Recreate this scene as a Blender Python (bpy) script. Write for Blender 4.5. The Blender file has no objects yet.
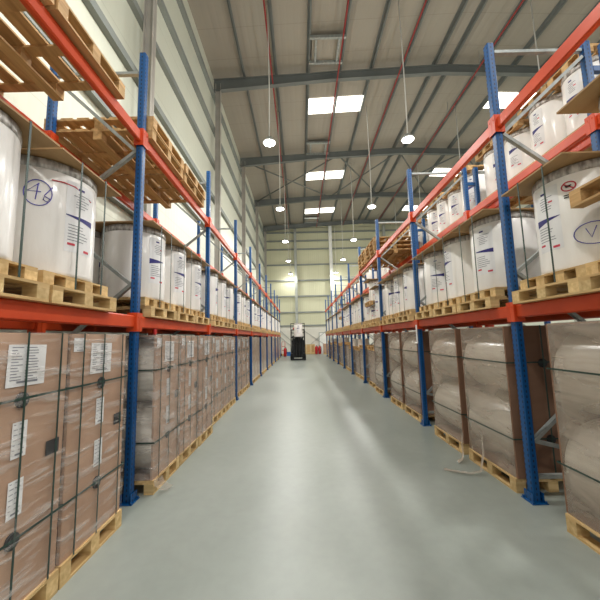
import bpy, math, random
from mathutils import Vector, Matrix
R = random.Random(7)
C = bpy.context.scene.collection
D2 = math.radians

# ------------------------------------------------------------------ materials
def srgb(r, g, b):
    f = lambda c: (c/255/12.92) if c/255 <= .04045 else ((c/255+.055)/1.055)**2.4
    return (f(r), f(g), f(b), 1)
def newmat(name):
    m = bpy.data.materials.new(name); m.use_nodes = True
    nt = m.node_tree; nt.nodes.clear()
    out = nt.nodes.new('ShaderNodeOutputMaterial'); p = nt.nodes.new('ShaderNodeBsdfPrincipled')
    nt.links.new(p.outputs[0], out.inputs[0])
    return m, nt, p, out
def N(nt, t, **k):
    n = nt.nodes.new(t)
    for a, v in k.items(): setattr(n, a, v)
    return n
def math_(nt, op, a, b=None, c=None):
    n = N(nt, 'ShaderNodeMath', operation=op)
    for i, v in enumerate((a, b, c)):
        if v is None: continue
        if isinstance(v, (int, float)): n.inputs[i].default_value = v
        else: nt.links.new(v, n.inputs[i])
    return n.outputs[0]
def coords(nt, scale=(1, 1, 1), rnd=False):
    tc = N(nt, 'ShaderNodeTexCoord'); mp = N(nt, 'ShaderNodeMapping')
    mp.inputs['Scale'].default_value = scale
    nt.links.new(tc.outputs['Object'], mp.inputs[0])
    if rnd:
        oi = N(nt, 'ShaderNodeObjectInfo'); v = N(nt, 'ShaderNodeVectorMath', operation='SCALE')
        cb = N(nt, 'ShaderNodeCombineXYZ')
        for i in range(3): nt.links.new(oi.outputs['Random'], cb.inputs[i])
        nt.links.new(cb.outputs[0], v.inputs[0]); v.inputs['Scale'].default_value = 37
        nt.links.new(v.outputs[0], mp.inputs['Location'])
    return mp.outputs[0]
def noisy(name, c1, c2, rough=.6, scale=(3, 3, 3), detail=4, bump=0, metal=0, rnd=True, bscale=None, coat=0, lo=.3, hi=.7, spec=.4, vary=0):
    m, nt, p, out = newmat(name)
    co = coords(nt, scale, rnd)
    n = N(nt, 'ShaderNodeTexNoise'); n.inputs['Scale'].default_value = 1; n.inputs['Detail'].default_value = detail
    nt.links.new(co, n.inputs['Vector'])
    cr = N(nt, 'ShaderNodeValToRGB'); cr.color_ramp.elements[0].position = lo; cr.color_ramp.elements[1].position = hi
    cr.color_ramp.elements[0].color = srgb(*c1); cr.color_ramp.elements[1].color = srgb(*c2)
    nt.links.new(n.outputs[0], cr.inputs[0])
    col = cr.outputs[0]
    if vary:
        oi = N(nt, 'ShaderNodeObjectInfo'); h = N(nt, 'ShaderNodeHueSaturation')
        nt.links.new(math_(nt, 'MULTIPLY_ADD', oi.outputs['Random'], vary*2, 1-vary), h.inputs['Value'])
        nt.links.new(col, h.inputs['Color']); col = h.outputs[0]
    nt.links.new(col, p.inputs['Base Color'])
    p.inputs['Roughness'].default_value = rough; p.inputs['Metallic'].default_value = metal
    p.inputs['Coat Weight'].default_value = coat; p.inputs['Coat Roughness'].default_value = .15
    p.inputs['Specular IOR Level'].default_value = spec
    if bump:
        n2 = N(nt, 'ShaderNodeTexNoise'); n2.inputs['Scale'].default_value = 1; n2.inputs['Detail'].default_value = 5
        nt.links.new(coords(nt, bscale or scale, rnd), n2.inputs['Vector'])
        b = N(nt, 'ShaderNodeBump'); b.inputs['Strength'].default_value = bump; b.inputs['Distance'].default_value = .02
        nt.links.new(n2.outputs[0], b.inputs['Height']); nt.links.new(b.outputs[0], p.inputs['Normal'])
        if coat: nt.links.new(b.outputs[0], p.inputs['Coat Normal'])
    return m
def emis(name, col, s):
    m, nt, p, out = newmat(name); nt.nodes.remove(p)
    e = N(nt, 'ShaderNodeEmission'); e.inputs[0].default_value = (*col, 1); e.inputs[1].default_value = s
    n = N(nt, 'ShaderNodeTexNoise'); n.inputs['Scale'].default_value = 3
    nt.links.new(coords(nt), n.inputs['Vector'])
    nt.links.new(math_(nt, 'MULTIPLY_ADD', n.outputs[0], s*.2, s*.9), e.inputs[1])
    nt.links.new(e.outputs[0], out.inputs[0]); return m

M = {}
M['pine'] = noisy('pine', (190, 158, 104), (222, 194, 142), .7, (2, 25, 25), vary=.14)
M['pine_y'] = noisy('pine_along', (182, 148, 96), (216, 186, 134), .7, (25, 2, 25), vary=.14)
M['old_pine'] = noisy('aged_pine', (168, 130, 82), (206, 168, 116), .75, (25, 2, 25), vary=.14)
M['ply'] = noisy('plywood', (150, 118, 80), (176, 144, 102), .7, (6, 2, 2), vary=.08)
M['card'] = noisy('cardboard', (168, 134, 110), (186, 153, 128), .65, (2, 2, 5), vary=.05)
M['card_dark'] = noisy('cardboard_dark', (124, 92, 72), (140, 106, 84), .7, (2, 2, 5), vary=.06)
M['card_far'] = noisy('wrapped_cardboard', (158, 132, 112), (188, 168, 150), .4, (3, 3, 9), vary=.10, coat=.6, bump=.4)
M['strap'] = noisy('green_strap', (34, 56, 50), (46, 70, 62), .4)
M['plug'] = noisy('black_plastic', (34, 34, 36), (50, 50, 52), .5, (20, 20, 20))
M['paper'] = noisy('white_paper', (222, 222, 222), (238, 238, 238), .6)
M['ink'] = noisy('grey_ink', (120, 122, 130), (140, 142, 150), .7)
M['navy'] = noisy('navy_ink', (44, 40, 108), (52, 50, 122), .6)
M['marker'] = noisy('marker_ink', (74, 70, 165), (88, 84, 178), .6)
M['redink'] = noisy('red_ink', (196, 62, 78), (208, 76, 90), .6)
M['collar'] = noisy('crinkled_film', (128, 122, 116), (206, 202, 196), .3, (30, 30, 9), bump=.6, coat=.5, lo=.35, hi=.65)
M['orange'] = noisy('orange_steel', (198, 66, 28), (212, 78, 36), .38, (4, 4, 4))
M['galv'] = noisy('galvanised_steel', (138, 144, 142), (168, 173, 170), .42, (12, 12, 12), metal=.35)
M['rail'] = noisy('wall_rail_steel', (124, 130, 126), (140, 146, 141), .6, (1, 1, 1), rnd=False)
M['steel'] = noisy('painted_grey_steel', (98, 103, 101), (114, 119, 116), .6, (1, 1, 1), rnd=False)
M['steel_lt'] = noisy('light_grey_steel', (150, 154, 148), (172, 176, 170), .55, (1, 1, 1), rnd=False)
M['column'] = noisy('column_steel', (160, 156, 148), (178, 174, 165), .6, (1, 1, 2), rnd=False)
M['pipe'] = noisy('red_pipe', (140, 44, 44), (156, 54, 52), .5)
M['white'] = noisy('white_paint', (224, 226, 222), (238, 238, 234), .5)
M['cable'] = noisy('white_cable', (205, 205, 200), (220, 220, 214), .6)
M['black'] = noisy('black_paint', (20, 21, 23), (34, 35, 38), .4, (3, 3, 3))
M['rubber'] = noisy('rubber', (18, 18, 18), (30, 30, 30), .8)
M['red'] = noisy('red_paint', (178, 34, 40), (196, 44, 48), .45)
M['blue_pl'] = noisy('blue_plastic', (40, 100, 170), (52, 112, 184), .5)
M['lamp'] = emis('lamp_lens', (1, .98, .95), 25)
M['sky'] = emis('rooflight_panel', (1, .97, .86), 4)
M['roll'] = noisy('white_wrapped_paper_roll', (232, 229, 224), (248, 246, 242), .38, (5, 5, 1.5), bump=.35, bscale=(9, 9, 3), coat=.35, vary=.04)
M['filmroll'] = noisy('film_roll', (208, 200, 186), (228, 221, 208), .3, (1.2, 26, 26), bump=.08, coat=.4, vary=.05)

def blue_mat():
    m, nt, p, out = newmat('blue_perforated_steel')
    tc = N(nt, 'ShaderNodeTexCoord'); s = N(nt, 'ShaderNodeSeparateXYZ'); nt.links.new(tc.outputs['Object'], s.inputs[0])
    z = math_(nt, 'FRACT', math_(nt, 'MULTIPLY', s.outputs[2], 20))
    hz = math_(nt, 'LESS_THAN', math_(nt, 'ABSOLUTE', math_(nt, 'SUBTRACT', z, .5)), .24)
    hy = math_(nt, 'LESS_THAN', math_(nt, 'ABSOLUTE', math_(nt, 'SUBTRACT', math_(nt, 'ABSOLUTE', s.outputs[1]), .027)), .0065)
    hx = math_(nt, 'LESS_THAN', math_(nt, 'ABSOLUTE', s.outputs[0]), .0065)
    g = N(nt, 'ShaderNodeNewGeometry'); sn = N(nt, 'ShaderNodeSeparateXYZ'); nt.links.new(g.outputs['Normal'], sn.inputs[0])
    onx = math_(nt, 'GREATER_THAN', math_(nt, 'ABSOLUTE', sn.outputs[0]), .7)
    ony = math_(nt, 'GREATER_THAN', math_(nt, 'ABSOLUTE', sn.outputs[1]), .7)
    hole = math_(nt, 'MULTIPLY', hz, math_(nt, 'ADD', math_(nt, 'MULTIPLY', hy, onx), math_(nt, 'MULTIPLY', hx, ony)))
    mx = N(nt, 'ShaderNodeMix', data_type='RGBA'); nt.links.new(hole, mx.inputs[0])
    mx.inputs[6].default_value = srgb(0, 76, 134); mx.inputs[7].default_value = srgb(10, 24, 60)
    nt.links.new(mx.outputs[2], p.inputs['Base Color']); p.inputs['Roughness'].default_value = .38
    return m
M['blue'] = blue_mat()

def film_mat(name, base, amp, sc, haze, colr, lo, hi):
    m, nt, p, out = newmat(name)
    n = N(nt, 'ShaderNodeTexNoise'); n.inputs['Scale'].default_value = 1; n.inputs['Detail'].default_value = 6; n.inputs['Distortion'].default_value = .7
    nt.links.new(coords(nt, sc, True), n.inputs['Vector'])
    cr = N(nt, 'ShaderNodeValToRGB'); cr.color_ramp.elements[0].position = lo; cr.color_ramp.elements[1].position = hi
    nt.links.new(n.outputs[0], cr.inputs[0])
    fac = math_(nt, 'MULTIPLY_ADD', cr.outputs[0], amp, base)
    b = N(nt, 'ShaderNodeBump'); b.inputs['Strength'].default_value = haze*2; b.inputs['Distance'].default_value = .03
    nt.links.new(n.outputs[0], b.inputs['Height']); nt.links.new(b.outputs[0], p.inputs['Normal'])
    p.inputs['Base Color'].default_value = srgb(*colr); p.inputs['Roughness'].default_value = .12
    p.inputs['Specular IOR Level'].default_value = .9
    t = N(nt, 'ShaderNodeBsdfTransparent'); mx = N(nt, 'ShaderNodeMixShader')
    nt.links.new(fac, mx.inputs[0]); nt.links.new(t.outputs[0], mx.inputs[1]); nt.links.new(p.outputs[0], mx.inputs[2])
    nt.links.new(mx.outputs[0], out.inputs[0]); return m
M['film'] = film_mat('stretch_film', .04, .38, (2.2, 2.2, 19), .45, (226, 221, 215), .5, .66)  # pale streaks: wrinkled film's own haze plus glints painted into the colour
M['film1'] = film_mat('stretch_film_layers', .18, .36, (3, 3, 12), .5, (216, 208, 200), .46, .66)  # streaks again mix real film haze with painted-in highlights
M['film2'] = film_mat('stretch_film_heavy', .40, .3, (1.3, 1.3, 5), .42, (188, 174, 158), .45, .7)

def floor_mat():
    m, nt, p, out = newmat('polished_concrete')
    n = N(nt, 'ShaderNodeTexNoise'); n.inputs['Scale'].default_value = .55; n.inputs['Detail'].default_value = 6; n.inputs['Roughness'].default_value = .6
    nt.links.new(coords(nt, (1, .55, 1)), n.inputs['Vector'])
    cr = N(nt, 'ShaderNodeValToRGB'); e = cr.color_ramp.elements
    e[0].position = .3; e[0].color = srgb(130, 138, 131); e[1].position = .7; e[1].color = srgb(156, 162, 155)
    nt.links.new(n.outputs[0], cr.inputs[0])
    n2 = N(nt, 'ShaderNodeTexNoise'); n2.inputs['Scale'].default_value = 9; n2.inputs['Detail'].default_value = 8
    nt.links.new(coords(nt), n2.inputs['Vector'])
    mx = N(nt, 'ShaderNodeMix', data_type='RGBA', blend_type='MULTIPLY'); mx.inputs[0].default_value = .10
    nt.links.new(cr.outputs[0], mx.inputs[6]); 
    c2 = N(nt, 'ShaderNodeValToRGB'); c2.color_ramp.elements[0].position = .35; c2.color_ramp.elements[1].position = .6; c2.color_ramp.elements[0].color = (.6, .6, .6, 1)
    nt.links.new(n2.outputs[0], c2.inputs[0]); nt.links.new(c2.outputs[0], mx.inputs[7])
    nt.links.new(mx.outputs[2], p.inputs['Base Color'])
    nt.links.new(math_(nt, 'MULTIPLY_ADD', n.outputs[0], .35, .2), p.inputs['Roughness'])
    return m
def ribbed(name, c1, c2, axis, period, sheet=None, rough=.55, strength=.35):
    """profiled sheet: fine ribs across `axis`, darker joints every `sheet` metres along another axis"""
    m, nt, p, out = newmat(name)
    tc = N(nt, 'ShaderNodeTexCoord'); s = N(nt, 'ShaderNodeSeparateXYZ'); nt.links.new(tc.outputs['Object'], s.inputs[0])
    w = math_(nt, 'PINGPONG', math_(nt, 'MULTIPLY', s.outputs[axis], 1/period), .5)
    st = math_(nt, 'SMOOTH_MIN', w, .3, .1)
    b = N(nt, 'ShaderNodeBump'); b.inputs['Strength'].default_value = strength; b.inputs['Distance'].default_value = .03
    nt.links.new(st, b.inputs['Height']); nt.links.new(b.outputs[0], p.inputs['Normal'])
    n = N(nt, 'ShaderNodeTexNoise'); n.inputs['Scale'].default_value = .4; n.inputs['Detail'].default_value = 3
    nt.links.new(tc.outputs['Object'], n.inputs['Vector'])
    mx = N(nt, 'ShaderNodeMix', data_type='RGBA'); nt.links.new(n.outputs[0], mx.inputs[0])
    mx.inputs[6].default_value = srgb(*c1); mx.inputs[7].default_value = srgb(*c2)
    col = mx.outputs[2]
    if sheet:
        ax, per = sheet
        j = math_(nt, 'LESS_THAN', math_(nt, 'FRACT', math_(nt, 'MULTIPLY', s.outputs[ax], 1/per)), .02)
        m2 = N(nt, 'ShaderNodeMix', data_type='RGBA', blend_type='MULTIPLY')
        nt.links.new(math_(nt, 'MULTIPLY', j, .25), m2.inputs[0]); nt.links.new(col, m2.inputs[6]); m2.inputs[7].default_value = (.4, .4, .38, 1)
        col = m2.outputs[2]
    nt.links.new(col, p.inputs['Base Color']); p.inputs['Roughness'].default_value = rough
    return m
M['floor'] = floor_mat()
M['ceiling'] = ribbed('roof_liner', (150, 144, 132), (162, 156, 143), 0, .25, (1, 1.35))
M['wall_side'] = ribbed('wall_sheet_side', (204, 208, 192), (216, 219, 204), 1, .2, (2, 1.0))
M['wall_end'] = ribbed('wall_sheet_end', (196, 196, 164), (210, 209, 180), 0, .2, (0, 1.0))
M['wall_low'] = noisy('white_block_wall', (214, 212, 200), (226, 224, 214), .7, (1, 1, 1), rnd=False)

# ------------------------------------------------------------------ mesh building
class MB:
    def __init__(s): s.v = []; s.f = []; s.m = []; s.sm = []
    def quad(s, pts, mi=0, smooth=False):
        i = len(s.v); s.v += [tuple(p) for p in pts]; s.f.append(tuple(range(i, i+len(pts)))); s.m.append(mi); s.sm.append(smooth)
    def box(s, x0, x1, y0, y1, z0, z1, mi=0):
        s.hexa([(x0, y0, z0), (x1, y0, z0), (x1, y1, z0), (x0, y1, z0), (x0, y0, z1), (x1, y0, z1), (x1, y1, z1), (x0, y1, z1)], mi)
        return s
    def hexa(s, p, mi=0):
        i = len(s.v); s.v += [tuple(q) for q in p]
        for f in ((0, 3, 2, 1), (4, 5, 6, 7), (0, 1, 5, 4), (1, 2, 6, 5), (2, 3, 7, 6), (3, 0, 4, 7)):
            s.f.append(tuple(i+k for k in f)); s.m.append(mi); s.sm.append(False)
    def bar(s, a, b, w, h, mi=0, up=(0, 0, 1)):
        a, b = Vector(a), Vector(b); d = (b-a).normalized(); u = Vector(up)
        if abs(d.dot(u)) > .98: u = Vector((1, 0, 0))
        x = d.cross(u).normalized()*w/2; y = x.normalized().cross(d).normalized()*h/2
        s.hexa([a-x-y, a+x-y, b+x-y, b-x-y, a-x+y, a+x+y, b+x+y, b-x+y], mi); return s
    def tube(s, path, r, n=8, mi=0, cap=True):
        path = [Vector(p) for p in path]; rs = r if isinstance(r, (list, tuple)) else [r]*len(path)
        base = len(s.v); ref = None
        for k, p in enumerate(path):
            d = (path[min(k+1, len(path)-1)]-path[max(k-1, 0)])
            d = d.normalized() if d.length > 1e-9 else Vector((0, 0, 1))
            if ref is None: ref = Vector((0, 0, 1)) if abs(d.z) < .9 else Vector((1, 0, 0))
            x = d.cross(ref).normalized(); y = d.cross(x).normalized(); ref = -y if False else ref
            for j in range(n):
                a = 2*math.pi*j/n; s.v.append(tuple(p+(x*math.cos(a)+y*math.sin(a))*rs[k]))
        for k in range(len(path)-1):
            for j in range(n):
                a = base+k*n+j; b = base+k*n+(j+1) % n
                s.f.append((a, b, b+n, a+n)); s.m.append(mi); s.sm.append(True)
        if cap:
            s.f.append(tuple(base+j for j in range(n))[::-1]); s.m.append(mi); s.sm.append(False)
            s.f.append(tuple(base+(len(path)-1)*n+j for j in range(n))); s.m.append(mi); s.sm.append(False)
        return s
    def lathe(s, prof, n=32, mi=0, cx=0, cy=0):
        """prof: list of (r, z)"""
        return s.tube_rings([(cx, cy, z, r) for r, z in prof], n, mi)
    def tube_rings(s, rings, n, mi):
        base = len(s.v)
        for x, y, z, r in rings:
            for j in range(n):
                a = 2*math.pi*j/n; s.v.append((x+r*math.cos(a), y+r*math.sin(a), z))
        for k in range(len(rings)-1):
            for j in range(n):
                a = base+k*n+j; b = base+k*n+(j+1) % n
                s.f.append((a, b, b+n, a+n)); s.m.append(mi); s.sm.append(True)
        s.f.append(tuple(base+j for j in range(n))[::-1]); s.m.append(mi); s.sm.append(False)
        s.f.append(tuple(base+(len(rings)-1)*n+j for j in range(n))); s.m.append(mi); s.sm.append(False)
        return s
    def mesh(s, name, mats):
        me = bpy.data.meshes.new(name); me.from_pydata(s.v, [], s.f)
        for m in (mats if isinstance(mats, (list, tuple)) else [mats]): me.materials.append(M[m])
        me.polygons.foreach_set('material_index', s.m); me.polygons.foreach_set('use_smooth', s.sm)
        me.update(); return me
_cache = {}
def cached(key, fn):
    if key not in _cache: _cache[key] = fn()
    return _cache[key]
def obj(name, me, parent=None, loc=(0, 0, 0), rz=0, rx=0, ry=0):
    o = bpy.data.objects.new(name, me); C.objects.link(o); o.location = loc; o.rotation_euler = (rx, ry, rz)
    if parent is not None: o.parent = parent
    return o
def tag(o, label, cat, group=None):
    o['label'] = label; o['category'] = cat
    if group: o['group'] = group
    return o
def thing(name, label, cat, loc=(0, 0, 0), rz=0, group=None):
    return tag(obj(name, None, None, loc, rz), label, cat, group)
def struct(name, mb, mat, loc=(0, 0, 0)):
    o = obj(name, mb.mesh(name, mat), None, loc); o['kind'] = 'structure'; return o
ORD = ['first', 'second', 'third', 'fourth', 'fifth', 'sixth', 'seventh', 'eighth', 'ninth', 'tenth', 'eleventh', 'twelfth']

# ------------------------------------------------------------------ layout numbers (metres, camera at x=0 y=0 z=1.6)
PITCH = 2.71
LX0, LX1, LY0 = -1.78, -2.83, 3.47          # left rack: front post, back post, first post in view
RX0, RX1, RY0 = 2.20, 3.28, 3.30
SX0, SX1 = 3.50, 4.58                       # rack standing back to back behind the right one
Z1, Z2L, Z2 = 1.88, 3.98, 3.92                         # beam tops
WL, WR, YB, YF = -3.6, 16.7, 33.0, -3.0
RIDGE = 6.55; EAVE = 13.15; SL = .045
def roofz(x): return EAVE + SL*(RIDGE-WL-abs(x-RIDGE))

# ------------------------------------------------------------------ building shell
struct('floor', MB().box(WL, WR, YF, YB, -.1, 0), 'floor')
mb = MB()
mb.quad([(WL, YF, roofz(WL)), (WL, YB, roofz(WL)), (RIDGE, YB, roofz(RIDGE)), (RIDGE, YF, roofz(RIDGE))])
mb.quad([(RIDGE, YF, roofz(RIDGE)), (RIDGE, YB, roofz(RIDGE)), (WR, YB, roofz(WR)), (WR, YF, roofz(WR))])
struct('ceiling', mb, 'ceiling')
struct('wall_left', MB().box(WL-.1, WL, YF, YB, 0, roofz(WL)), 'wall_side')
struct('wall_right', MB().box(WR, WR+.1, YF, YB, 0, roofz(WR)), 'wall_side')
mb = MB().box(WL, WR, YB, YB+.1, 2.85, 12.9)
mb.box(WL, WR, YB, YB+.1, 12.9, 13.15)
mb.quad([(WL, YB, 13.1), (WR, YB, 13.1), (WR, YB, roofz(WR)), (RIDGE, YB, roofz(RIDGE)), (WL, YB, roofz(WL))])
struct('wall_back', mb, 'wall_end')
struct('wall_back_base', MB().box(WL, WR, YB-.06, YB+.1, 0, 2.85), 'wall_low')
# back wall rails and posts
i = 0
for z in (2.85, 4.2, 5.85, 7.5, 9.15, 10.8, 11.7, 12.6):
    i += 1; struct('trim_%d' % i, MB().box(WL, WR, YB-.2, YB-.07, z-.07, z+.07), 'rail')
for x in (-.35, 8.9, 13.2):
    i += 1; struct('trim_%d' % i, MB().box(x-.13, x+.13, YB-.34, YB-.21, 0, 13.1).box(x-.13, x+.13, YB-.5, YB-.47, 0, 13.1).box(x-.015, x+.015, YB-.47, YB-.34, 0, 13.1), 'steel_lt')
x = 3.3; i += 1
struct('trim_%d' % i, MB().box(x-.16, x+.16, YB-.55, YB-.21, 0, 13.2), 'white')
for a, b in (((-3.2, 2.7), (-.5, .4)), ((.0, .4), (-2.4, 2.7)), ((-.2, 2.7), (3.1, .4)), ((3.0, 2.6), (.2, .3))):
    i += 1; struct('trim_%d' % i, MB().bar((a[0], YB-.14, a[1]), (b[0], YB-.14, b[1]), .05, .05), 'steel_lt')
# side rails and columns
for x, sx in ((WL, 1), (WR, -1)):
    for z in (2.85, 4.4, 5.95, 7.5, 9.05, 10.6, 12.15):
        i += 1
        m_ = MB().box(min(x, x+sx*.13), max(x, x+sx*.13), YF, YB-.2, z-.09, z-.06).box(min(x+sx*.1, x+sx*.13), max(x+sx*.1, x+sx*.13), YF, YB-.2, z-.06, z+.09).box(min(x, x+sx*.02), max(x, x+sx*.02), YF, YB-.2, z-.06, z+.07)
        struct('trim_%d' % i, m_, 'rail')
    for y in (.5, 6.75, 13.0, 19.25, 25.5, 31.75):
        i += 1
        a, b = x+sx*.14, x+sx*.36
        lo, hi = min(a, b), max(a, b)
        m_ = MB().box(lo, hi, y-.008, y+.008, 0, 12.75)
        m_.box(min(a, a+sx*.015), max(a, a+sx*.015), y-.09, y+.09, 0, 12.75).box(min(b, b-sx*.015), max(b, b-sx*.015), y-.09, y+.09, 0, 12.75)
        struct('trim_%d' % i, m_, 'column')
# rafters
for n_, y in enumerate((.5, 6.75, 13.0, 19.25, 25.5, 31.75)):
    mb = MB()
    def seg(xa, da, xb, db):
        za, zb = roofz(xa)-.2, roofz(xb)-.2
        mb.hexa([(xa, y-.012, za-da), (xb, y-.012, zb-db), (xb, y+.012, zb-db), (xa, y+.012, za-da), (xa, y-.012, za), (xb, y-.012, zb), (xb, y+.012, zb), (xa, y+.012, za)])
        mb.hexa([(xa, y-.1, za-da-.02), (xb, y-.1, zb-db-.02), (xb, y+.1, zb-db-.02), (xa, y+.1, za-da-.02), (xa, y-.1, za-da), (xb, y-.1, zb-db), (xb, y+.1, zb-db), (xa, y+.1, za-da)])
        mb.hexa([(xa, y-.1, za-.02), (xb, y-.1, zb-.02), (xb, y+.1, zb-.02), (xa, y+.1, za-.02), (xa, y-.1, za), (xb, y-.1, zb), (xb, y+.1, zb), (xa, y+.1, za)])
    seg(WL+.05, .52, 1.5, .34); seg(1.5, .34, RIDGE, .36); seg(RIDGE, .36, 11.6, .34); seg(11.6, .34, WR-.05, .52)
    i += 1; struct('trim_%d' % i, mb, 'steel')
# purlins
px = [6.2-1.4*k for k in range(7)] + [6.9+1.4*k for k in range(7)]
for x in px:
    i += 1; z = roofz(x)
    struct('trim_%d' % i, MB().box(x-.008, x+.008, YF, YB, z-.2, z).box(x, x+.07, YF, YB, z-.2, z-.18).box(x-.07, x, YF, YB, z-.02, z-.005), 'steel')
# roof cross bracing
for (y0, y1) in ((19.4, 25.4),):
    for xa, xb in ((-3.3, 2.6), (2.7, 6.5), (6.6, 10.6), (10.7, 16.3)):
        for p, q in (((xa, y0), (xb, y1)), ((xa, y1), (xb, y0))):
            i += 1; struct('trim_%d' % i, MB().tube([(p[0], p[1], roofz(p[0])-.34), (q[0], q[1], roofz(q[0])-.34)], .045, 8), 'steel')
# roof lights (translucent panels, two per bay width)
w = 0
for y in (14.7, 21.9, 28.5):
    for x0 in (.62, 2.04, 9.75, 11.15, 12.55):
        x1 = x0+1.36; w += 1
        z0, z1 = roofz(x0)-.012, roofz(x1)-.012
        mb = MB(); mb.hexa([(x0, y, z0-.01), (x1, y, z1-.01), (x1, y+1.1, z1-.01), (x0, y+1.1, z0-.01), (x0, y, z0), (x1, y, z1), (x1, y+1.1, z1), (x0, y+1.1, z0)])
        struct('window_%d' % w, mb, 'sky')
# smoke-vent frames under the roof
for y, lab in ((11.2, 'square steel hatch frame under the roof, nearest, before the first rooflight'), (18.0, 'square steel hatch frame under the roof behind the first rooflight'), (30.2, 'square steel hatch frame under the roof beside the far wall')):
    t = thing('roof_hatch', lab, 'roof hatch', (1.33, y, roofz(1.33)-.24), group='hatch frames under the roof')
    for yy in (0, 1.15): obj('cross_bar', MB().box(-.7, .7, yy-.05, yy+.05, -.08, .03).mesh('cross_bar', 'galv'), t)
    for xx in (-.45, .45): obj('side_bar', MB().box(xx-.04, xx+.04, .05, 1.1, -.07, .0).mesh('side_bar', 'galv'), t)
    obj('hatch_panel', MB().box(-.6, .6, .08, 1.07, .05, .1).mesh('hatch_panel', 'ceiling'), t)
# sprinkler pipes
for x, lab in ((-.95, 'leftmost red sprinkler pipe running under the roof'), (1.85, 'red sprinkler pipe passing through the bright rooflights'), (4.5, 'red sprinkler pipe just left of the roof ridge'), (7.85, 'red sprinkler pipe just right of the roof ridge')):
    z = roofz(x)-.72 if x > 0 else roofz(x)-.6
    t = thing('sprinkler_pipe', lab, 'pipe', (x, 0, z), group='red sprinkler pipes under the roof')
    obj('pipe_run', MB().tube([(0, YF+.1, 0), (0, 31.5, 0)], .03, 10).mesh('pipe', 'pipe'), t)
    hm = MB().tube([(0, 0, 0), (0, 0, roofz(x)-z-.03)], .008, 5).mesh('hanger', 'galv')
    for y in range(0, 31, 3): obj('hanger', hm, t, (0, y+.4, 0))

# ------------------------------------------------------------------ high-bay lamps
lamp_me = {}
def lamp(x, y, label):
    z = 8.0
    t = thing('pendant_lamp', label, 'lamp', (x, y, z), group='high bay lamps hanging over the aisles')
    obj('lens', cached('lens', lambda: MB().lathe([(.17, 0), (.18, .015), (.17, .03)], 24).mesh('lens', 'lamp')), t)
    obj('housing', cached('hous', lambda: MB().lathe([(.19, .032), (.21, .04), (.2, .09), (.12, .12), (.1, .2), (.03, .24)], 24).mesh('housing', 'steel_lt')), t)
    obj('cable', MB().tube([(0, 0, .24), (.02, 0, 2), (0, 0, roofz(x)-z-.01)], .02, 6).mesh('cable', 'cable'), t)
    for kind, en, dz in (('POINT', 105, -.3), ('AREA', 118, -.02)):
        li = bpy.data.lights.new('lamp_light', kind)
        if kind == 'POINT': li.shadow_soft_size = .16
        else: li.shape = 'DISK'; li.size = .4
        li.energy = en*(.35 if y > 30 else 1); li.color = (1, .98, .94)
        lo = bpy.data.objects.new('lamp_light', li); C.objects.link(lo); lo.parent = t; lo.location = (0, 0, dz)
for j, y in enumerate((-1, 4.5, 10.0, 15.5, 21.0, 26.5, 32.0)):
    for r_, (x, s_) in enumerate(((-.88, 'in the left row above the aisle'), (3.7, 'in the row above the right rack'), (8.3, 'in the row beyond the right rack'))):
        if j < 2: lab = 'round high-bay lamp %s, %s' % (s_, 'behind the camera' if j == 0 else 'above the picture')
        else: lab = 'round glowing high-bay lamp %s, %s along the aisle' % (s_, ORD[j-2])
        lamp(x, y, lab)

# ------------------------------------------------------------------ racking
def post_mesh(PH):
    mb = MB(); a, b, c = .038, .042, .01
    pts = [(-a, -b+c), (-a+c, -b), (a-c, -b), (a, -b+c), (a, b-c), (a-c, b), (-a+c, b), (-a, b-c)]
    n = len(pts)
    for k in range(n):
        p, q = pts[k], pts[(k+1) % n]
        mb.quad([(*p, 0), (*q, 0), (*q, PH), (*p, PH)])
    mb.quad([(*p, PH) for p in pts]); return mb.mesh('post', 'blue')
def plate_mesh():
    mb = MB().box(-.075, .075, -.085, .085, 0, .008)
    mb.box(-.055, -.045, -.06, .06, .008, .09).box(.045, .055, -.06, .06, .008, .09)
    for x in (-.06, .06):
        for y in (-.07, .07): mb.tube([(x, y, .008), (x, y, .025)], .01, 6)
    return mb.mesh('base_plate', 'blue')
def rack_frame(xf, xb, y, label, group):
    t = thing('upright_frame', label, 'rack frame', (xf, y, 0), group=group)
    d = xb-xf
    s = 1 if d < 0 else -1
    for x in (0, d):
        p = obj('post', cached(('post', s), lambda: post_mesh(4.98 if s > 0 else 4.83)), t, (x, 0, 0))
        obj('base_plate', cached('plate', plate_mesh), p)
    e = -s*.05
    nodes = [((e, .22), (d-e, .22)), ((d-e, .3), (e, .55)), ((e, .55), (d-e, 1.4)), ((d-e, 1.4), (e, 2.22)), ((e, 2.22), (d-e, 3.0)), ((d-e, 3.0), (e, 3.76)), ((e, 3.76), (d-e, 4.66)), ((e, 4.74), (d-e, 4.74))]
    for a, b in nodes:
        obj('brace', cached(('brace', a, b), lambda: MB().bar((a[0], 0, a[1]), (b[0], 0, b[1]), .035, .045, up=(0, 1, 0)).mesh('brace', 'galv')), t)
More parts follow.
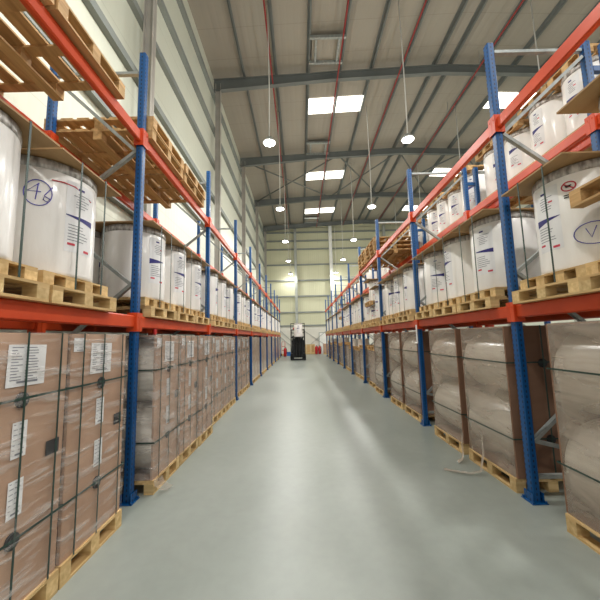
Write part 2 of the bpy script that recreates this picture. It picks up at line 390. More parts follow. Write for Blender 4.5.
def beam(x, y0, y1, ztop, label, group):
    t = thing('rack_beam', label, 'rack beam', (x, y0, ztop), group=group)
    L = y1-y0; a = .056
    def f():
        mb = MB(); c = .012; h = .13; w = .028
        pts = [(-w, -h+c), (-w+c, -h), (w-c, -h), (w, -h+c), (w, -c), (w-c, 0), (-w+c, 0), (-w, -c)]
        for k in range(8):
            p, q = pts[k], pts[(k+1) % 8]; mb.quad([(p[0], a, p[1]), (q[0], a, q[1]), (q[0], L-a, q[1]), (p[0], L-a, p[1])])
        return mb.mesh('beam_body', 'orange')
    obj('beam_body', cached(('beam', round(L, 3)), f), t)
    for s, yy in ((-1, 0), (1, L)):
        yc = yy - s*.03
        obj('connector', cached(('conn', s), lambda: MB().box(-.054, -.046, -.028, .028, -.17, .03).box(.046, .054, -.028, .028, -.17, .03).box(-.05, .05, -s*.028-.003, -s*.028+.003, -.17, .03).tube([(.05, 0, -.02), (.06, 0, -.02)], .008, 6).tube([(-.05, 0, -.02), (-.06, 0, -.02)], .008, 6).mesh('connector', 'orange')), t, (0, yc, 0))
racks = [('left rack', LX0, LX1, LY0, 1), ('right rack', RX0, RX1, RY0, -1), ('rack behind the right rack', SX0, SX1, RY0, -1)]
for nm, xf, xb, y0, s in racks:
    for k in range(-1, 10):
        y = y0+PITCH*k
        lab = 'blue perforated upright frame of the %s, %s' % (nm, 'nearest, beside the camera' if k < 0 else '%s of the row ahead' % ORD[k])
        rack_frame(xf, xb, y, lab, 'blue upright frames of the '+nm)
        if k == 9: continue
        for zt, lv in ((Z1, 'lower'), (Z2L if s > 0 else Z2, 'upper')):
            for x, fb in ((xf, 'front'), (xb, 'back')):
                if zt == Z1 and x == SX1: continue
                beam(x, y, y+PITCH, zt, 'orange %s %s beam of the %s, %s bay' % (lv, fb, nm, ORD[k+1]), 'orange beams of the '+nm)
for k in range(0, 10):
    y = RY0+PITCH*k
    for z in (.9, 2.75, 3.5, 4.5):
        if k > 3 and z < 3: continue
        tag(obj('row_spacer', cached('spacer', lambda: MB().box(RX1+.045, SX0-.045, -.03, .03, -.03, .03).mesh('row_spacer', 'blue')), None, (0, y, z)),
            'short blue spacer joining two back-to-back frames, %s frame, %s' % (ORD[k], {.9: 'near the floor', 2.75: 'at mid height', 3.5: 'just under upper beams', 4.5: 'near the top'}[z]), 'rack spacer', 'blue spacers between the right racks')

# ------------------------------------------------------------------ pallets
GAP = .36
def pallet_parts(W, L, H, nb, boards, mt='pine_y'):
    """W across x, L along y; returns meshes: deck, bottom runners, one block"""
    bt = .018 if H > .12 else .015
    deck = MB(); n = boards; bw = W/(n+GAP*(n-1)); g = bw*GAP
    for k in range(n): deck.box(-W/2+k*(bw+g), -W/2+k*(bw+g)+bw, -L/2, L/2, H-bt, H)
    ys = [-L/2+.05+(L-.1)*k/(nb-1) for k in range(nb)]
    for y in ys: deck.box(-W/2, W/2, y-.05, y+.05, H-2*bt, H-bt)
    run = MB().box(-.05, .05, -L/2, L/2, 0, bt)
    xs = (-W/2+.05, 0, W/2-.05)
    blk = MB().box(-.05, .05, -.05, .05, bt, H-2*bt)
    return deck, run, blk, xs, ys
def pallet(W, L, H, loc, label, group, parts, nb=3, boards=5, rz=0, mt='pine_y', name='wooden_pallet'):
    key = ('pal', W, L, H, nb, boards, mt)
    def f():
        d, r, b, xs, ys = pallet_parts(W, L, H, nb, boards)
        full = MB()
        full.v += d.v; full.f += d.f; full.m += d.m; full.sm += d.sm
        for x in xs: full.box(x-.05, x+.05, -L/2, L/2, 0, r.v[4][2])
        for x in xs:
            for y in ys:
                full.box(x-.05, x+.05, y-.05, y+.05, min(v[2] for v in b.v), max(v[2] for v in b.v))
        return d.mesh('deck', mt), r.mesh('runner', mt), b.mesh('block', 'pine' if mt == 'pine_y' else mt), xs, ys, full.mesh('pallet', mt)
    d, r, b, xs, ys, full = cached(key, f)
    if not parts: return tag(obj(name, full, None, loc, rz), label, 'pallet', group)
    t = thing(name, label, 'pallet', loc, rz, group)
    obj('deck', d, t)
    for x in xs: obj('bottom_runner', r, t, (x, 0, 0))
    for x in xs:
        for y in ys: obj('block', b, t, (x, y, 0))
    return t

# ------------------------------------------------------------------ printed marks wrapped round a roll
def arc(mb, r, a0, a1, zl, zr, mi, n=6):
    """strip from angle a0 to a1; zl, zr = (z0, z1) at the two ends"""
    for k in range(n):
        t0, t1 = k/n, (k+1)/n
        p = []
        for t, hi in ((t0, 0), (t1, 0), (t1, 1), (t0, 1)):
            a = a0+(a1-a0)*t; z = zl[hi]+(zr[hi]-zl[hi])*t
            p.append((r*math.cos(a), r*math.sin(a), z))
        mb.quad(p, mi, True)
def label_mesh(r, h, v):
    mb = MB(); e = .0015; rr = r+e
    arc(mb, rr, -.34, .34, (h*.22, h*.86), (h*.22, h*.86), 0, 10)
    rr += e
    up = h*(.52 if v != 1 else .60)
    if v == 2: arc(mb, rr, -.33, .33, (up+.02, up+.028), (up-.02, up+.03), 1, 10)
    else: arc(mb, rr, -.33, .33, (up-.03, up+.035), (up+.02, up+.024), 1, 10)
    arc(mb, rr, -.1, .05, (h*.80, h*.80+.018), (h*.80, h*.80+.018), 1)
    rr_ = random.Random(v)
    for k in range(6):
        z = h*.76-k*.022; arc(mb, rr, -.2+rr_.random()*.1, .05+rr_.random()*.2, (z, z+.006), (z, z+.006), 2)
    for k in range(6):
        z = h*.46-k*.024; arc(mb, rr, -.28, -.05+rr_.random()*.25, (z, z+.006), (z, z+.006), 2)
    arc(mb, rr, -.28, -.12, (h*.28, h*.28+.018), (h*.28, h*.28+.018), 3)
    arc(mb, rr, .1, .26, (h*.24, h*.24+.02), (h*.24, h*.24+.02), 3)
    if v == 0: arc(mb, rr, .1, .2, (h*.7, h*.7+.014), (h*.7, h*.7+.014), 3)
    return mb.mesh('printed_label', ['paper', 'navy', 'ink', 'redink'])
def roll_mesh(r, h, n=40):
    return MB().lathe([(r-.012, 0), (r-.002, .008), (r, .03), (r+.001, h*.5), (r-.002, h-.03), (r-.022, h-.0005)], n).mesh('roll', 'roll')
def collar_mesh(r, h, n=40):
    return MB().lathe([(r+.0015, h-.085), (r+.0035, h-.05), (r-.001, h-.012), (r-.02, h)], n).mesh('film_collar', 'collar')
def roll(loc, r, h, ang, v, label, group, detail):
    t = tag(obj('paper_roll', cached(('roll', r, h), lambda: roll_mesh(r, h)), None, loc), label, 'roll', group); t['ang'] = ang
    if detail > 0:
        obj('film_collar', cached(('col', r, h), lambda: collar_mesh(r, h)), t)
        obj('printed_label', cached(('lab', r, h, v), lambda: label_mesh(r, h, v)), t, (0, 0, 0), ang)
    return t
def scribble(parent, r, strokes, a0, z0, s, mat='marker', th=.0035, name='handwriting'):
    """strokes in a flat (u, v) plane drawn on the roll's surface round angle a0"""
    mb = MB()
    for st in strokes:
        mb.tube([((r+.003)*math.cos(a0+u*s/r), (r+.003)*math.sin(a0+u*s/r), z0+v*s) for u, v in st], th, 5)
    return obj(name, mb.mesh(name, mat), parent)
def circ(rx, ry, n=22, cx=0, cy=0): return [(cx+rx*math.cos(2*math.pi*k/n), cy+ry*math.sin(2*math.pi*k/n)) for k in range(n+1)]

# ------------------------------------------------------------------ middle level: rolls on pallets
def strap_mesh(depth, zt):
    return MB().box(-.0015, .0015, -.008, .008, 0, zt).box(-.0015-depth, .0015, -.008, .008, zt, zt+.002).mesh('strap', 'strap')
def mid_load(side, k, j, yc, short=False):
    """side 'left'/'right'; k bay index; j place in bay"""
    s = 1 if side == 'left' else -1                # aisle lies towards +x on the left
    xf = -1.69 if side == 'left' else 2.10         # pallet front edge
    xp = xf - s*.6
    near = yc < 9
    bay = ORD[k]; place = ['near', 'middle', 'far'][j]
    where = '%s place, %s bay, %s rack' % (place, bay, side)
    jx = R.uniform(-.015, .015)
    pallet(1.2, .77, .125, (xp, yc, Z1), 'pale wooden pallet under white roll on lower beams, '+where, 'pallets on the lower beams', near, nb=3)
    pallet(1.1, .75, .105, (xp+jx-s*.02, yc+R.uniform(-.02, .02), Z1+.125), 'thin wooden skid directly under white roll, '+where, 'skids under the white rolls', yc < 6, nb=4, name='wooden_skid', boards=6)
    zb = Z1+.23; r = .365; xr = xf-s*(r+(.05 if s > 0 else .10))+jx
    h = .44 if short else .885
    base_ang = D2(-22) if side == 'left' else D2(202)
    a = base_ang + R.uniform(-.5, .5); v = R.randrange(3)
    if side == 'right' and k == 0 and j == 2: a = D2(180+2); v = 0
    if side == 'left' and k == 0 and j == 2: a = D2(-10); v = 2
    front = roll((xr, yc, zb), r, h, a, v, 'white film-wrapped paper roll at aisle edge, '+where, 'white paper rolls on the middle level', 1 if yc < 20 else 0)
    if k <= 2 and not short:
        rb = .24; xb = xr-s*(r+rb+.02)
        roll((xb, yc, zb), rb, h, base_ang+R.uniform(-.4, .4), R.randrange(3), 'white paper roll behind the aisle-edge roll, '+where, 'white paper rolls on the middle level', 1)
    if short:
        pallet(1.15, .8, .13, (xp, yc, zb+h), 'wooden pallet between two tiers of rolls, '+where, 'pallets between two tiers of rolls', True, mt='old_pine')
        roll((xr, yc, zb+h+.13), r, .66, a+.3, 1, 'upper white paper roll on second pallet, '+where, 'white paper rolls on the middle level', 1)
        tag(obj('lid_board', cached('lid2', lambda: MB().box(-.6, .6, -.39, .39, 0, .014).mesh('lid', 'ply')), None, (xp, yc, zb+h+.79), R.uniform(-.02, .02)),
            'brown board capping the upper roll, '+where, 'lid board', 'brown lid boards on the rolls')
        return front
    lid = tag(obj('lid_board', cached('lid', lambda: MB().box(-.6, .6, -.395, .395, 0, .014).mesh('lid', 'ply')), None, (xp, yc, zb+h+.001), R.uniform(-.015, .015), 0, 0),
              'thin brown lid board on white rolls, '+where, 'lid board', 'brown lid boards on the rolls')
    if yc < 13:
        for q, dy in enumerate((-.17, .14)):
            o = tag(obj('packing_strap', cached(('strap', h), lambda: strap_mesh(1.21, h+.1235)), None, (xf+s*.003, yc+dy, Z1+.125), 0 if s > 0 else math.pi),
                    'dark green %s strap over roll and lid, %s' % ('nearer' if q == 0 else 'farther', where), 'strap', 'green straps round the rolls')
    return front
front_rolls = {}
for side, y0 in (('left', LY0), ('right', RY0)):
    for k in range(0, 10):
        ys = y0+PITCH*(k-1)
        for j in range(3):
            yc = ys+.56+.80*j+R.uniform(-.01, .01)
            if side == 'left' and k == 0: yc = (.96, 1.77, 2.57)[j]
            if side == 'right' and k == 0: yc = (1.06, 2.02, 2.79)[j]
            if k == 0 and j == 0: continue
            if side == 'right' and k > 0: yc += .08
            front_rolls[side, k, j] = mid_load(side, k, j, yc, short=(side == 'right' and ((k == 0 and j == 1) or (k == 3 and j == 1) or (k == 6 and j == 0))))
fr = front_rolls['left', 0, 2]
a = D2(-57)
scribble(fr, .365, [circ(.85, 1.0), [(.05, .75), (-.62, .05), (.18, .1)], [(.0, .72), (-.12, -.55)], [(.85, .62), (.42, -.1), (.34, -.5), (.58, -.62), (.72, -.35), (.45, -.2)]], a, .60, .098)
scribble(fr, .365, [[(-1, .0), (-.5, .05), (0, .02), (1, -.35)]], D2(-20), .72, .16, 'redink', .005, 'red_line')
fr = front_rolls['right', 0, 2]
ra = 0
scribble(fr, .365, [circ(1.1, .75), [(-.45, .35), (-.2, -.3), (.1, .45)], [(.62, .35), (.3, .2), (.6, -.05), (.3, -.25)]], math.pi+D2(54)-ra, .27, .12)
scribble(fr, .365, [circ(1, .8), [(-.7, .55), (.7, -.55)]], math.pi+D2(34)-ra, .70, .048, 'redink', .005, 'warning_ring')
scribble(fr, .365, [[(-.5, .1), (.4, .1)], [(-.4, -.1), (.3, -.1)], [(-.8, -1.5), (.9, -1.5)], [(-.8, -1.9), (.6, -1.9)]], math.pi+D2(34)-ra, .70, .048, 'plug', .005, 'warning_pictogram')

# ------------------------------------------------------------------ upper level, back rack: rolls with slatted lids
for k in range(1, 9):
    ys = RY0+PITCH*(k-1)
    for j in range(4):
        yc = ys+.45+.61*j
        bay = ORD[k]; place = ['nearest', 'second', 'third', 'farthest'][j]
        where = '%s place, %s bay, back rack' % (place, bay)
        pallet(1.2, .6, .125, (4.02, yc, Z2), 'wooden pallet under a high white roll, '+where, 'pallets high on the back rack', yc < 6, mt='old_pine')
        hh = .84 if (k+j) % 3 else .76
        roll((3.42+.33, yc, Z2+.125), .285, hh, D2(205)+R.uniform(-.4, .4), R.randrange(3), 'white paper roll high on upper level, '+where, 'white paper rolls high on the back rack', 1 if yc < 14 else 0)
        pallet(1.15, .59, .1, (4.02, yc, Z2+.125+hh), 'slatted wooden cover on a high white roll, '+where, 'slatted covers on the high rolls', False, mt='old_pine', name='slatted_cover')
for k in (2, 3):
    for j in range(3):
        yc = RY0+PITCH*(k-1)+.56+.8*j
        where = '%s place, %s bay, back rack' % (['near', 'middle', 'far'][j], ORD[k])
        pallet(1.2, .8, .125, (4.02, yc, Z1), 'wooden pallet on the lower beams, '+where, 'pallets on the lower beams of the back rack', False)
        roll((3.84, yc, Z1+.125), .36, .95, D2(205), R.randrange(3), 'white paper roll on middle level, '+where, 'white paper rolls in the middle of the back rack', 0)
tag(obj('loose_board', MB().box(3.5, 4.6, -.06, .06, 0, .03).mesh('loose_board', 'old_pine'), None, (0, 4.6, 2.9-1.02+0)), 'loose wooden plank lying across the lower beams behind the white rolls', 'plank')

# ------------------------------------------------------------------ empty pallets on the upper level
n = 0
for (yc, L, cnt, z0) in ((1.58, .88, 1, 0), (2.49, .88, 1, 0), (4.05, 1.0, 2, 0), (5.1, 1.0, 2, 0)):
    for q in range(cnt):
        lab = {1.58: 'empty wooden pallet overhead at the left edge on the upper beams', 2.49: 'empty wooden pallet on the upper left beams just before the first blue post',
               4.05: '%s empty pallet of the first stack past the first left post' % ('lower' if q == 0 else 'upper'), 5.1: '%s empty pallet of the second stack past the first left post' % ('lower' if q == 0 else 'upper')}[yc]
        pallet(1.3, L, .14, (-2.33+R.uniform(-.015, .015), yc, Z2L+q*.14), lab, 'empty pallets on the upper left level', True, boards=7, mt='old_pine', nb=3)
for (yc, cnt) in ((9.45, 4), (10.7, 4)):
    for q in range(cnt):
        pallet(1.2, 1.15, .12, (2.72+R.uniform(-.02, .02), yc, Z2+q*.12), 'empty brown pallet, %s from the bottom of the %s stack on upper right beams' % (ORD[q], 'nearer' if yc < 10 else 'farther'), 'empty pallets stacked on the upper right level', False, boards=6, mt='old_pine')

# ------------------------------------------------------------------ floor level: wrapped packs of film rolls
H = 1.53
def doc_mesh(w, h, lines):
    """paper sheet in the y-z plane facing +x"""
    mb = MB().box(0, .0012, -w/2, w/2, -h/2, h/2, 0); r_ = random.Random(int(w*1000))
    for k in range(lines):
        z = h*.42-k*h*.84/lines
        for c in range(2):
            a = -w*.42+c*w*.36; b = a+w*(.12+.2*r_.random())+c*w*.1
            mb.quad([(.002, a, z), (.002, b, z), (.002, b, z+h*.022), (.002, a, z+h*.022)], 1)
    mb.quad([(.002, -w*.25, -h*.42), (.002, w*.3, -h*.42), (.002, w*.3, -h*.37), (.002, -w*.25, -h*.37)], 1)
    return mb.mesh('document', ['paper', 'ink'])
def board_mesh(W, mat): 
    mb = MB(); mb.box(-.011, .011, -W/2, W/2, 0, H); return mb.mesh('end_board', mat)
def plug_mesh():
    mb = MB(); n = 20
    mb.tube([(0, 0, 0), (.012, 0, 0)], .045, n); mb.tube([(.012, 0, 0), (.016, 0, 0)], .03, n); return mb.mesh('core_plug', 'plug')
def film_mesh(L, W, out=.018):
    """loose sheet round four sides, slightly slack, hanging a little over the pallet"""
    mb = MB(); r_ = random.Random(int(L*100+W*1000)); a, b = L/2+out, W/2+.008
    per = [(a, -b), (a, b), (-a, b), (-a, -b)]
    nz = 14; cols = []
    for s_ in range(4):
        p, q = per[s_], per[(s_+1) % 4]; n = 10
        for k in range(n):
            t = k/n; x = p[0]+(q[0]-p[0])*t; y = p[1]+(q[1]-p[1])*t
            cols.append((x, y, 4*t*(1-t)))
    base = len(mb.v)
    for iz in range(nz+1):
        z = .004+H*iz/nz
        for (x, y, sl) in cols:
            d = sl*r_.uniform(-.003, .006); f = math.hypot(x, y)
            mb.v.append((x+x/f*d, y+y/f*d, z))
    n = len(cols)
    for iz in range(nz):
        for k in range(n):
            i0 = base+iz*n+k; i1 = base+iz*n+(k+1) % n
            mb.f.append((i0, i1, i1+n, i0+n)); mb.m.append(0); mb.sm.append(True)
    return mb
def pack(loc, rz, L, W, label, group, detail, dark=False, film='film', side='left', hk=1.0, fr_=True):
    """detail 2: rolls visible inside and all parts; 1: boards, straps, film; 0: plain"""
    t = thing('wrapped_pack', label, 'wrapped pack', loc, rz, group)
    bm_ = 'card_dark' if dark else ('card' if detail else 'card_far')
    for s in (1, -1):
        b = obj('end_board', cached(('board', W, bm_), lambda: board_mesh(W, bm_)), t, (s*(L/2-.011), 0, 0))
        if detail:
            for z in (.375, 1.14): obj('core_plug', cached('plug', plug_mesh), b, (s*.0115, 0, z), 0 if s > 0 else math.pi)
    obj('top_board', cached(('top', L, W), lambda: MB().box(-L/2+.024, L/2-.024, -W/2, W/2, H-.012, H).box(-L/2+.024, L/2-.024, -W/2, W/2, .0, .012).mesh('top_board', 'card_dark')), t)
    if detail:
        for z in (.385, 1.15):
            e = .019; a, b = L/2+e, W/2+e
            obj('horizontal_strap', cached(('hs', L, W), lambda: MB().box(a-.001, a+.001, -b, b, -.007, .007).box(-a-.001, -a+.001, -b, b, -.007, .007).box(-a, a, b-.001, b+.001, -.007, .007).box(-a, a, -b-.001, -b+.001, -.007, .007).mesh('horizontal_strap', 'strap')), t, (0, 0, z))
        for y in (-.25, .0, .27):
            a = L/2+.021
            obj('vertical_strap', cached(('vs', L), lambda: MB().box(a-.001, a+.001, -.007, .007, .002, H+.005).box(-a-.001, -a+.001, -.007, .007, .002, H+.005).box(-a, a, -.007, .007, H+.004, H+.006).mesh('vertical_strap', 'strap')), t, (0, y, 0))
        if side == 'left':
            x = L/2+.004
            obj('document', cached('doc_a', lambda: doc_mesh(.27, .24, 12)), t, (x+.001, .02+R.uniform(-.03, .03), 1.34), 0, R.uniform(-.03, .03))
            obj('document', cached('doc_b', lambda: doc_mesh(.12, .1, 4)), t, (x+.001, -.28, 1.45))
            for z in (.84, .98-.14+.0): pass
            obj('document', cached('doc_c', lambda: doc_mesh(.10, .2, 6)), t, (x+.001, .0, .92))
            obj('document', cached('doc_c', lambda: doc_mesh(.10, .2, 6)), t, (x+.001, .0, .60))
            obj('black_label', cached('bl', lambda: MB().box(0, .0012, -.055, .055, -.045, .045).mesh('black_label', 'plug')), t, (x+.0015, .26, .80))
        else:
            y = -W/2-.02 if True else 0
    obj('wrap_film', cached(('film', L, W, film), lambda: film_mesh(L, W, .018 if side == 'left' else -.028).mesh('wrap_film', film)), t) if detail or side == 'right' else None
    return t
def film_rolls(loc, rz, L, where):
    me = cached(('fr', L), lambda: MB().tube([(-L/2+.024, 0, 0), (-L/2+.028, 0, 0), (-L/2+.034, 0, 0), (-L/2+.04, 0, 0), (L/2-.04, 0, 0), (L/2-.034, 0, 0), (L/2-.028, 0, 0), (L/2-.024, 0, 0)], [.355, .361, .363, .363, .363, .363, .361, .355], 48).mesh('film_roll', 'filmroll'))
    for z, u in ((.378, 'lower'), (1.13, 'upper')):
        tag(obj('film_roll', me, None, (loc[0], loc[1], loc[2]+z), rz), '%s pale film roll inside the wrapped pack, %s' % (u, where), 'film roll', 'film rolls inside the wrapped packs')

for k in range(0, 10):                                       # left rack: boards face the aisle
    ys = LY0+PITCH*(k-1)
    xface = {0: -1.62, 1: -1.58, 2: -1.70}.get(k, -1.76)
    for j in range(3):
        W = .71; yc = ys+.50+.765*j
        if k == 0: yc = (1.185, 1.935, 2.685)[j]
        if k == 0 and j == 0: continue
        if k > 1: yc = ys+.48+.75*j
        xf = xface+R.uniform(-.012, .012)
        where = '%s of three, %s bay, left rack' % (['nearest', 'middle', 'farthest'][j], ORD[k])
        det = 1 if k <= 3 else 0
        pallet(1.0, .735, .14, (xf-.5, yc, 0), 'floor pallet under brown cardboard pack, '+where, 'floor pallets of the left rack', k <= 2, boards=4)
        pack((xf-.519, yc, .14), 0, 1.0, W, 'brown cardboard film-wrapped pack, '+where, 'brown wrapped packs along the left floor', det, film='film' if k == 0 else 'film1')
        if (k, j) in ((1, 0), (2, 0)): film_rolls((xf-.519, yc, .14), 0, 1.0, where)
for k in range(0, 10):                                       # right rack: boards face along the aisle
    ys = RY0+PITCH*(k-1)
    for j in range(2):
        L = .94; yc = ys+.61+1.08*j
        if k == 0: yc = (1.3, 2.35)[j]
        if k == 0 and j == 0: continue
        if k == 3 and j == 1 or k > 3: continue
        xf = {0: 2.11, 1: 2.13}.get(k, 2.17)
        where = '%s of two, %s bay, right rack' % (['nearer', 'farther'][j], ORD[k])
        pallet(.75, L-.02, .14, (xf+.375, yc, 0), 'wooden pallet under the clear-wrapped rolls, '+where, 'floor pallets of the right rack', k <= 2, boards=4)
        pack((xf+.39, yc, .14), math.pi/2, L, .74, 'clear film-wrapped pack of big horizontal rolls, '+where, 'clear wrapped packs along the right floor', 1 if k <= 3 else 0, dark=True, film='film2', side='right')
        film_rolls((xf+.39, yc, .14), math.pi/2, L, where)

# far right floor bays: shorter wrapped stacks with a pallet on top
for k in range(3, 10):
    ys = RY0+PITCH*(k-1)
    for j in range(2):
        if k == 3 and j == 0: continue
        yc = ys+.70+1.15*j; x0 = 2.25
        where = '%s place, %s bay, right rack' % (['near', 'far'][j], ORD[k])
        pallet(1.0, 1.0, .14, (x0+.5, yc, 0), 'wooden pallet under a short wrapped stack, '+where, 'floor pallets far along the right rack', False, boards=4)
        hh = (1.0, .9, 1.05, .95)[(k+j) % 4]
        t = thing('wrapped_stack', 'short grey film-wrapped stack, '+where, 'wrapped stack', (x0+.5, yc, .14), 0, 'short wrapped stacks far along the right')
        mb = MB()
        for q in range(3): mb.box(-.47, .47, -.47, .47, q*hh/3+.004, (q+1)*hh/3-.004)
        obj('carton_layers', mb.mesh('layers', 'card_far'), t)
        obj('wrap_film', cached(('sf', hh), lambda: MB().box(-.485, .485, -.485, .485, .0, hh+.01).mesh('wrap', 'film2')), t)
        pallet(1.0, 1.0, .13, (x0+.5, yc, .14+hh+.011), 'empty brown pallet atop short wrapped stack, '+where, 'pallets on the short stacks', False, boards=5, mt='old_pine')
        if (k+j) % 2:
            for q in (-.22, .22):
                roll((x0+.3, yc+q, .27+hh+.012), .19, .32, D2(200), 1, '%s small white roll on the short stack, %s' % ('nearer' if q < 0 else 'farther', where), 'small white rolls on the short stacks', 0)
# ragged ends of wrap at the foot of the right packs
def scrap(pts, w, label, nm='film_scrap'):
    mb = MB(); r_ = random.Random(len(pts)*7+int(w*100)); rows = []
    for k, p in enumerate(pts):
        q = Vector(p); d = Vector((.3, 1, 0)).normalized()
        row = [q+d*w*(c/5-.5)+Vector((r_.uniform(-.01, .01), 0, r_.uniform(0, .02))) for c in range(6)]
        rows.append(row)
    for k in range(len(rows)-1):
        for c in range(5): mb.quad([rows[k][c], rows[k][c+1], rows[k+1][c+1], rows[k+1][c]], 0, True)
    tag(obj(nm, mb.mesh(nm, 'film2')), label, 'plastic film')
scrap([(2.11, 4.45, .3), (2.07, 4.42, .18), (2.05, 4.36, .08), (2.0, 4.3, .02), (1.93, 4.26, .01)], .12, 'loose tail of clear film hanging from the pallet onto the floor')
scrap([(2.12, 4.0, .42), (2.09, 3.95, .2), (2.02, 3.9, .03), (1.9, 3.9, .012), (1.76, 3.98, .008), (1.66, 4.05, .008)], .07, 'crumpled strip of clear film trailing on the floor beside the right rack')
scrap([(-1.55, 3.62, .16), (-1.53, 3.63, .1), (-1.50, 3.66, .05), (-1.46, 3.72, .012)], .14, 'bunched white film hanging at the pallet corner past the first left post')
# little tags on the beams
tag(obj('shelf_tag', MB().box(-.003, 0, -.035, .035, -.17, .17).mesh('shelf_tag', 'paper'), None, (2.145, RY0+PITCH-.0, 1.62)), 'narrow white tag hanging on the second right blue post', 'tag')
tag(obj('beam_marker', MB().box(0, .012, -.03, .03, -.03, .03).tube([(0.006, 0, -.03), (.006, 0, -.06)], .008, 6).mesh('beam_marker', 'red'), None, (LX0+.03, LY0+.42, 1.72)), 'small red marker under the lower left beam past the first post', 'marker')

# ------------------------------------------------------------------ forklift with a raised white roll
FX, FY = -.22, 23.6
t = thing('forklift', 'black forklift truck standing in the aisle with a raised white roll', 'forklift', (FX, FY, 0))
mb = MB()
mb.hexa([(-.52, .5, .18), (.52, .5, .18), (.52, 2.3, .25), (-.52, 2.3, .25), (-.52, .5, .62), (.52, .5, .62), (.5, 2.3, 1.0), (-.5, 2.3, 1.0)])
mb.box(-.5, -.3, .1, .6, .12, .5).box(.3, .5, .1, .6, .12, .5)
mb.box(-.45, .45, .5, .62, .62, 1.05)
obj('chassis', mb.mesh('chassis', 'black'), t)
for x in (-.47, .47):
    for y in (.3, 2.0):
        w_ = obj('wheel', cached('wheel', lambda: MB().tube([(-.09, 0, 0), (-.07, 0, 0), (.07, 0, 0), (.09, 0, 0)], [.2, .24, .24, .2], 24).mesh('tyre', 'rubber')), t, (x, y, .24))
        obj('hub', cached('hub', lambda: MB().tube([(-.1, 0, 0), (.1, 0, 0)], .1, 12).mesh('hub', 'steel')), w_)
g = obj('overhead_guard', MB().box(-.54, -.48, .55, .61, .6, 2.2).box(.48, .54, .55, .61, .6, 2.2).box(-.5, -.45, 1.9, 1.96, .9, 2.2).box(.45, .5, 1.9, 1.96, .9, 2.2).box(-.54, .54, .5, 1.96, 2.2, 2.25).mesh('guard', 'black'), t)
mb = MB()
for x in (-.34, .34): mb.box(x-.05, x+.05, .0, .12, .06, 1.75); mb.box(x-.035, x+.035, -.02, .1, .3, 1.72)
for z in (.3, 1.1, 1.7): mb.box(-.34, .34, .05, .1, z, z+.09)
obj('mast', mb.mesh('mast', 'black'), t)
obj('lift_cylinder', MB().tube([(0, .06, .2), (0, .06, 1.65)], .05, 12).tube([(-.2, .06, .2), (-.2, .06, 1.6)], .035, 10).tube([(.2, .06, .2), (.2, .06, 1.6)], .035, 10).mesh('cylinder', 'black'), t)
mb = MB().box(-.5, .5, -.06, -.02, 1.62, 1.70).box(-.5, .5, -.06, -.02, 1.95, 2.0).box(-.5, .5, -.06, -.02, 2.62, 2.67)
for x in (-.5, -.18, .18, .5): mb.box(x-.02, x+.02, -.06, -.02, 1.6, 2.67)
obj('load_backrest', mb.mesh('backrest', 'black'), t)
for x in (-.22, .22): obj('fork', MB().box(x-.05, x+.05, -.95, -.06, 1.64, 1.69).box(x-.05, x+.05, -.1, -.06, 1.69, 2.0).mesh('fork', 'black'), t)
obj('cowl', MB().box(-.44, .44, .62, 1.0, .9, 1.45).box(-.3, .3, .125, .16, .2, 1.6).mesh('cowl', 'black'), t)
obj('seat', MB().box(-.22, .22, 1.0, 1.4, 1.0, 1.12).box(-.22, .22, 1.38, 1.5, 1.12, 1.65).mesh('seat', 'rubber'), t)
obj('side_panel', MB().box(-.56, -.53, .65, 1.2, .35, .85).mesh('side_panel', 'steel_lt'), t)
obj('warning_lamp', MB().tube([(-.3, .6, 2.25), (-.3, .6, 2.38)], .05, 10).mesh('warning_lamp', 'red'), t)
mb = MB().box(-.5, .5, -.02, .3, .03, .12)
obj('front_bumper', mb.mesh('bumper', 'black'), t)
roll((FX+.05, FY-.52, 1.69), .30, .95, D2(-90), 1, 'white paper roll raised on the forks of the black forklift', None, 1)
# ------------------------------------------------------------------ things against the far wall
for q in range(3):
    x0 = .32+q*.42
    t = thing('wooden_crate', '%s of three slatted wooden crates against the far wall' % ['left', 'middle', 'right'][q], 'crate', (x0, 32.2, 0), group='crates at the far wall')
    obj('crate_body', cached('crate', lambda: MB().box(-.19, .19, -.2, .2, .08, .95).mesh('crate', 'old_pine')), t)
    obj('batten', cached('bat', lambda: MB().box(-.2, .2, -.225, -.2, .85, .97).box(-.2, .2, -.225, -.2, .08, .2).box(-.2, -.12, -.225, -.2, .2, .85).box(.12, .2, -.225, -.2, .2, .85).box(-.19, .19, -.2, .2, 0, .08).mesh('batten', 'pine')), t)
def extinguisher(x, y, label):
    t = thing('fire_extinguisher', label, 'fire extinguisher', (x, y, 0), group='fire extinguishers')
    obj('cylinder', cached('fe', lambda: MB().lathe([(.10, 0), (.14, .03), (.14, .62), (.1, .72), (.04, .77)], 20).mesh('cylinder', 'red')), t)
    obj('valve', cached('fv', lambda: MB().box(-.03, .03, -.03, .03, .77, .84).box(-.02, .02, -.12, .03, .84, .87).mesh('valve', 'plug')), t)
    obj('hose', cached('fh', lambda: MB().tube([(0, -.03, .81), (.12, -.06, .75), (.17, -.08, .5), (.15, -.1, .25)], .018, 8).mesh('hose', 'plug')), t)
extinguisher(1.5, 32.0, 'left red fire extinguisher by the wooden crates at the far wall')
extinguisher(1.82, 32.0, 'right red fire extinguisher by the wooden crates at the far wall')
t = thing('carton', 'tall brown carton on a pallet at the far end by the right rack', 'carton', (2.55, 31.4, 0))
obj('carton_body', MB().box(-.4, .35, -.35, .35, .12, 1.0).mesh('carton', 'card'), t)
obj('carton_base', MB().box(-.4, .35, -.35, .35, .0, .12).mesh('carton_base', 'pine'), t)
t = thing('side_door', 'narrow pale door in the far wall beside the right rack', 'door', (2.3, 32.87, 0))
obj('door_leaf', MB().box(-.4, .4, -.0, .04, 0, 2.05).mesh('leaf', 'white'), t)
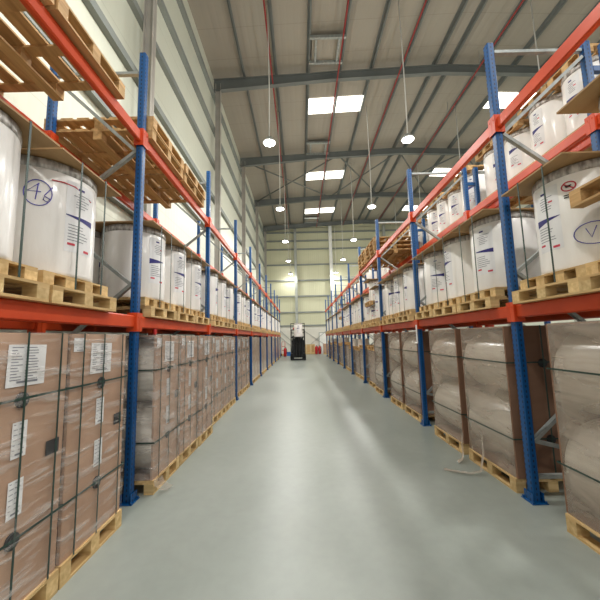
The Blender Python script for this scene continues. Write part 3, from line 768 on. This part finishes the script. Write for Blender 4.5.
obj('door_frame', MB().box(-.47, -.4, -.03, .06, 0, 2.12).box(.4, .47, -.03, .06, 0, 2.12).box(-.4, .4, -.03, .06, 2.05, 2.12).mesh('frame', 'steel_lt'), t)
obj('handle', MB().box(.28, .34, -.05, 0, .98, 1.02).mesh('handle', 'black'), t)
extinguisher(-1.42, 28.9, 'red fire extinguisher on the floor at the end of the left rack')
t = thing('hand_truck', 'red hand truck standing upright past the end of the left rack', 'hand truck', (-1.6, 29.6, 0))
obj('truck_frame', MB().tube([(-.15, 0, .05), (-.15, .1, 1.2), (-.08, .15, 1.3), (.08, .15, 1.3), (.15, .1, 1.2), (.15, 0, .05)], .025, 8).box(-.15, .15, .02, .05, .5, .54).box(-.15, .15, .05, .08, .85, .89).mesh('truck_frame', 'red'), t)
obj('toe_plate', MB().box(-.2, .2, -.3, 0, .03, .045).mesh('toe_plate', 'steel'), t)
for x in (-.2, .2): obj('wheel', cached('hw', lambda: MB().tube([(-.03, 0, 0), (.03, 0, 0)], .12, 16).mesh('wheel', 'rubber')), t, (x, .1, .12))
t = thing('plastic_crate', 'blue plastic crate on the floor past the end of the left rack', 'crate', (-1.0, 29.9, 0))
obj('crate_shell', MB().box(-.3, .3, -.2, .2, 0, .03).box(-.3, -.27, -.2, .2, .03, .35).box(.27, .3, -.2, .2, .03, .35).box(-.27, .27, -.2, -.17, .03, .35).box(-.27, .27, .17, .2, .03, .35).mesh('crate_shell', 'blue_pl'), t)
obj('crate_rim', MB().box(-.32, .32, -.22, -.2, .31, .36).box(-.32, .32, .2, .22, .31, .36).box(-.32, -.3, -.2, .2, .31, .36).box(.3, .32, -.2, .2, .31, .36).mesh('crate_rim', 'blue_pl'), t)
pallet(1.0, .8, .14, (-1.7, 30.8, 0), 'wooden pallet lying on the floor beyond the left rack', None, False, boards=5)

# ------------------------------------------------------------------ world, fill and camera
wd = bpy.data.worlds.new('world'); bpy.context.scene.world = wd; wd.use_nodes = True
bg = wd.node_tree.nodes['Background']; bg.inputs[0].default_value = (1, .97, .92, 1); bg.inputs[1].default_value = .45
sc = bpy.context.scene
sc.view_settings.view_transform = 'Standard'; sc.view_settings.look = 'None'; sc.view_settings.exposure = .2

a = Vector((.8, 38., 323.)).normalized()
u = Vector((-.0244, -1., 0)); u.z = -(u.x*a.x+u.y*a.y)/a.z; u.normalize()
r = a.cross(u)
if r.x < 0: r = -r
# columns: image right/down/forward axes expressed in world coordinates
ex = Vector((r.x, a.x, u.x)); ey = Vector((r.y, a.y, u.y)); ez = Vector((r.z, a.z, u.z))
cam = bpy.data.cameras.new('camera'); co = bpy.data.objects.new('camera', cam); C.objects.link(co)
mw = Matrix((ex, -ey, -ez)).transposed().to_4x4(); mw.translation = Vector((0, 0, 1.6))
co.matrix_world = mw
cam.sensor_width = 36; cam.lens = 36*323/600; cam.clip_start = .05; cam.clip_end = 200
sc.camera = co
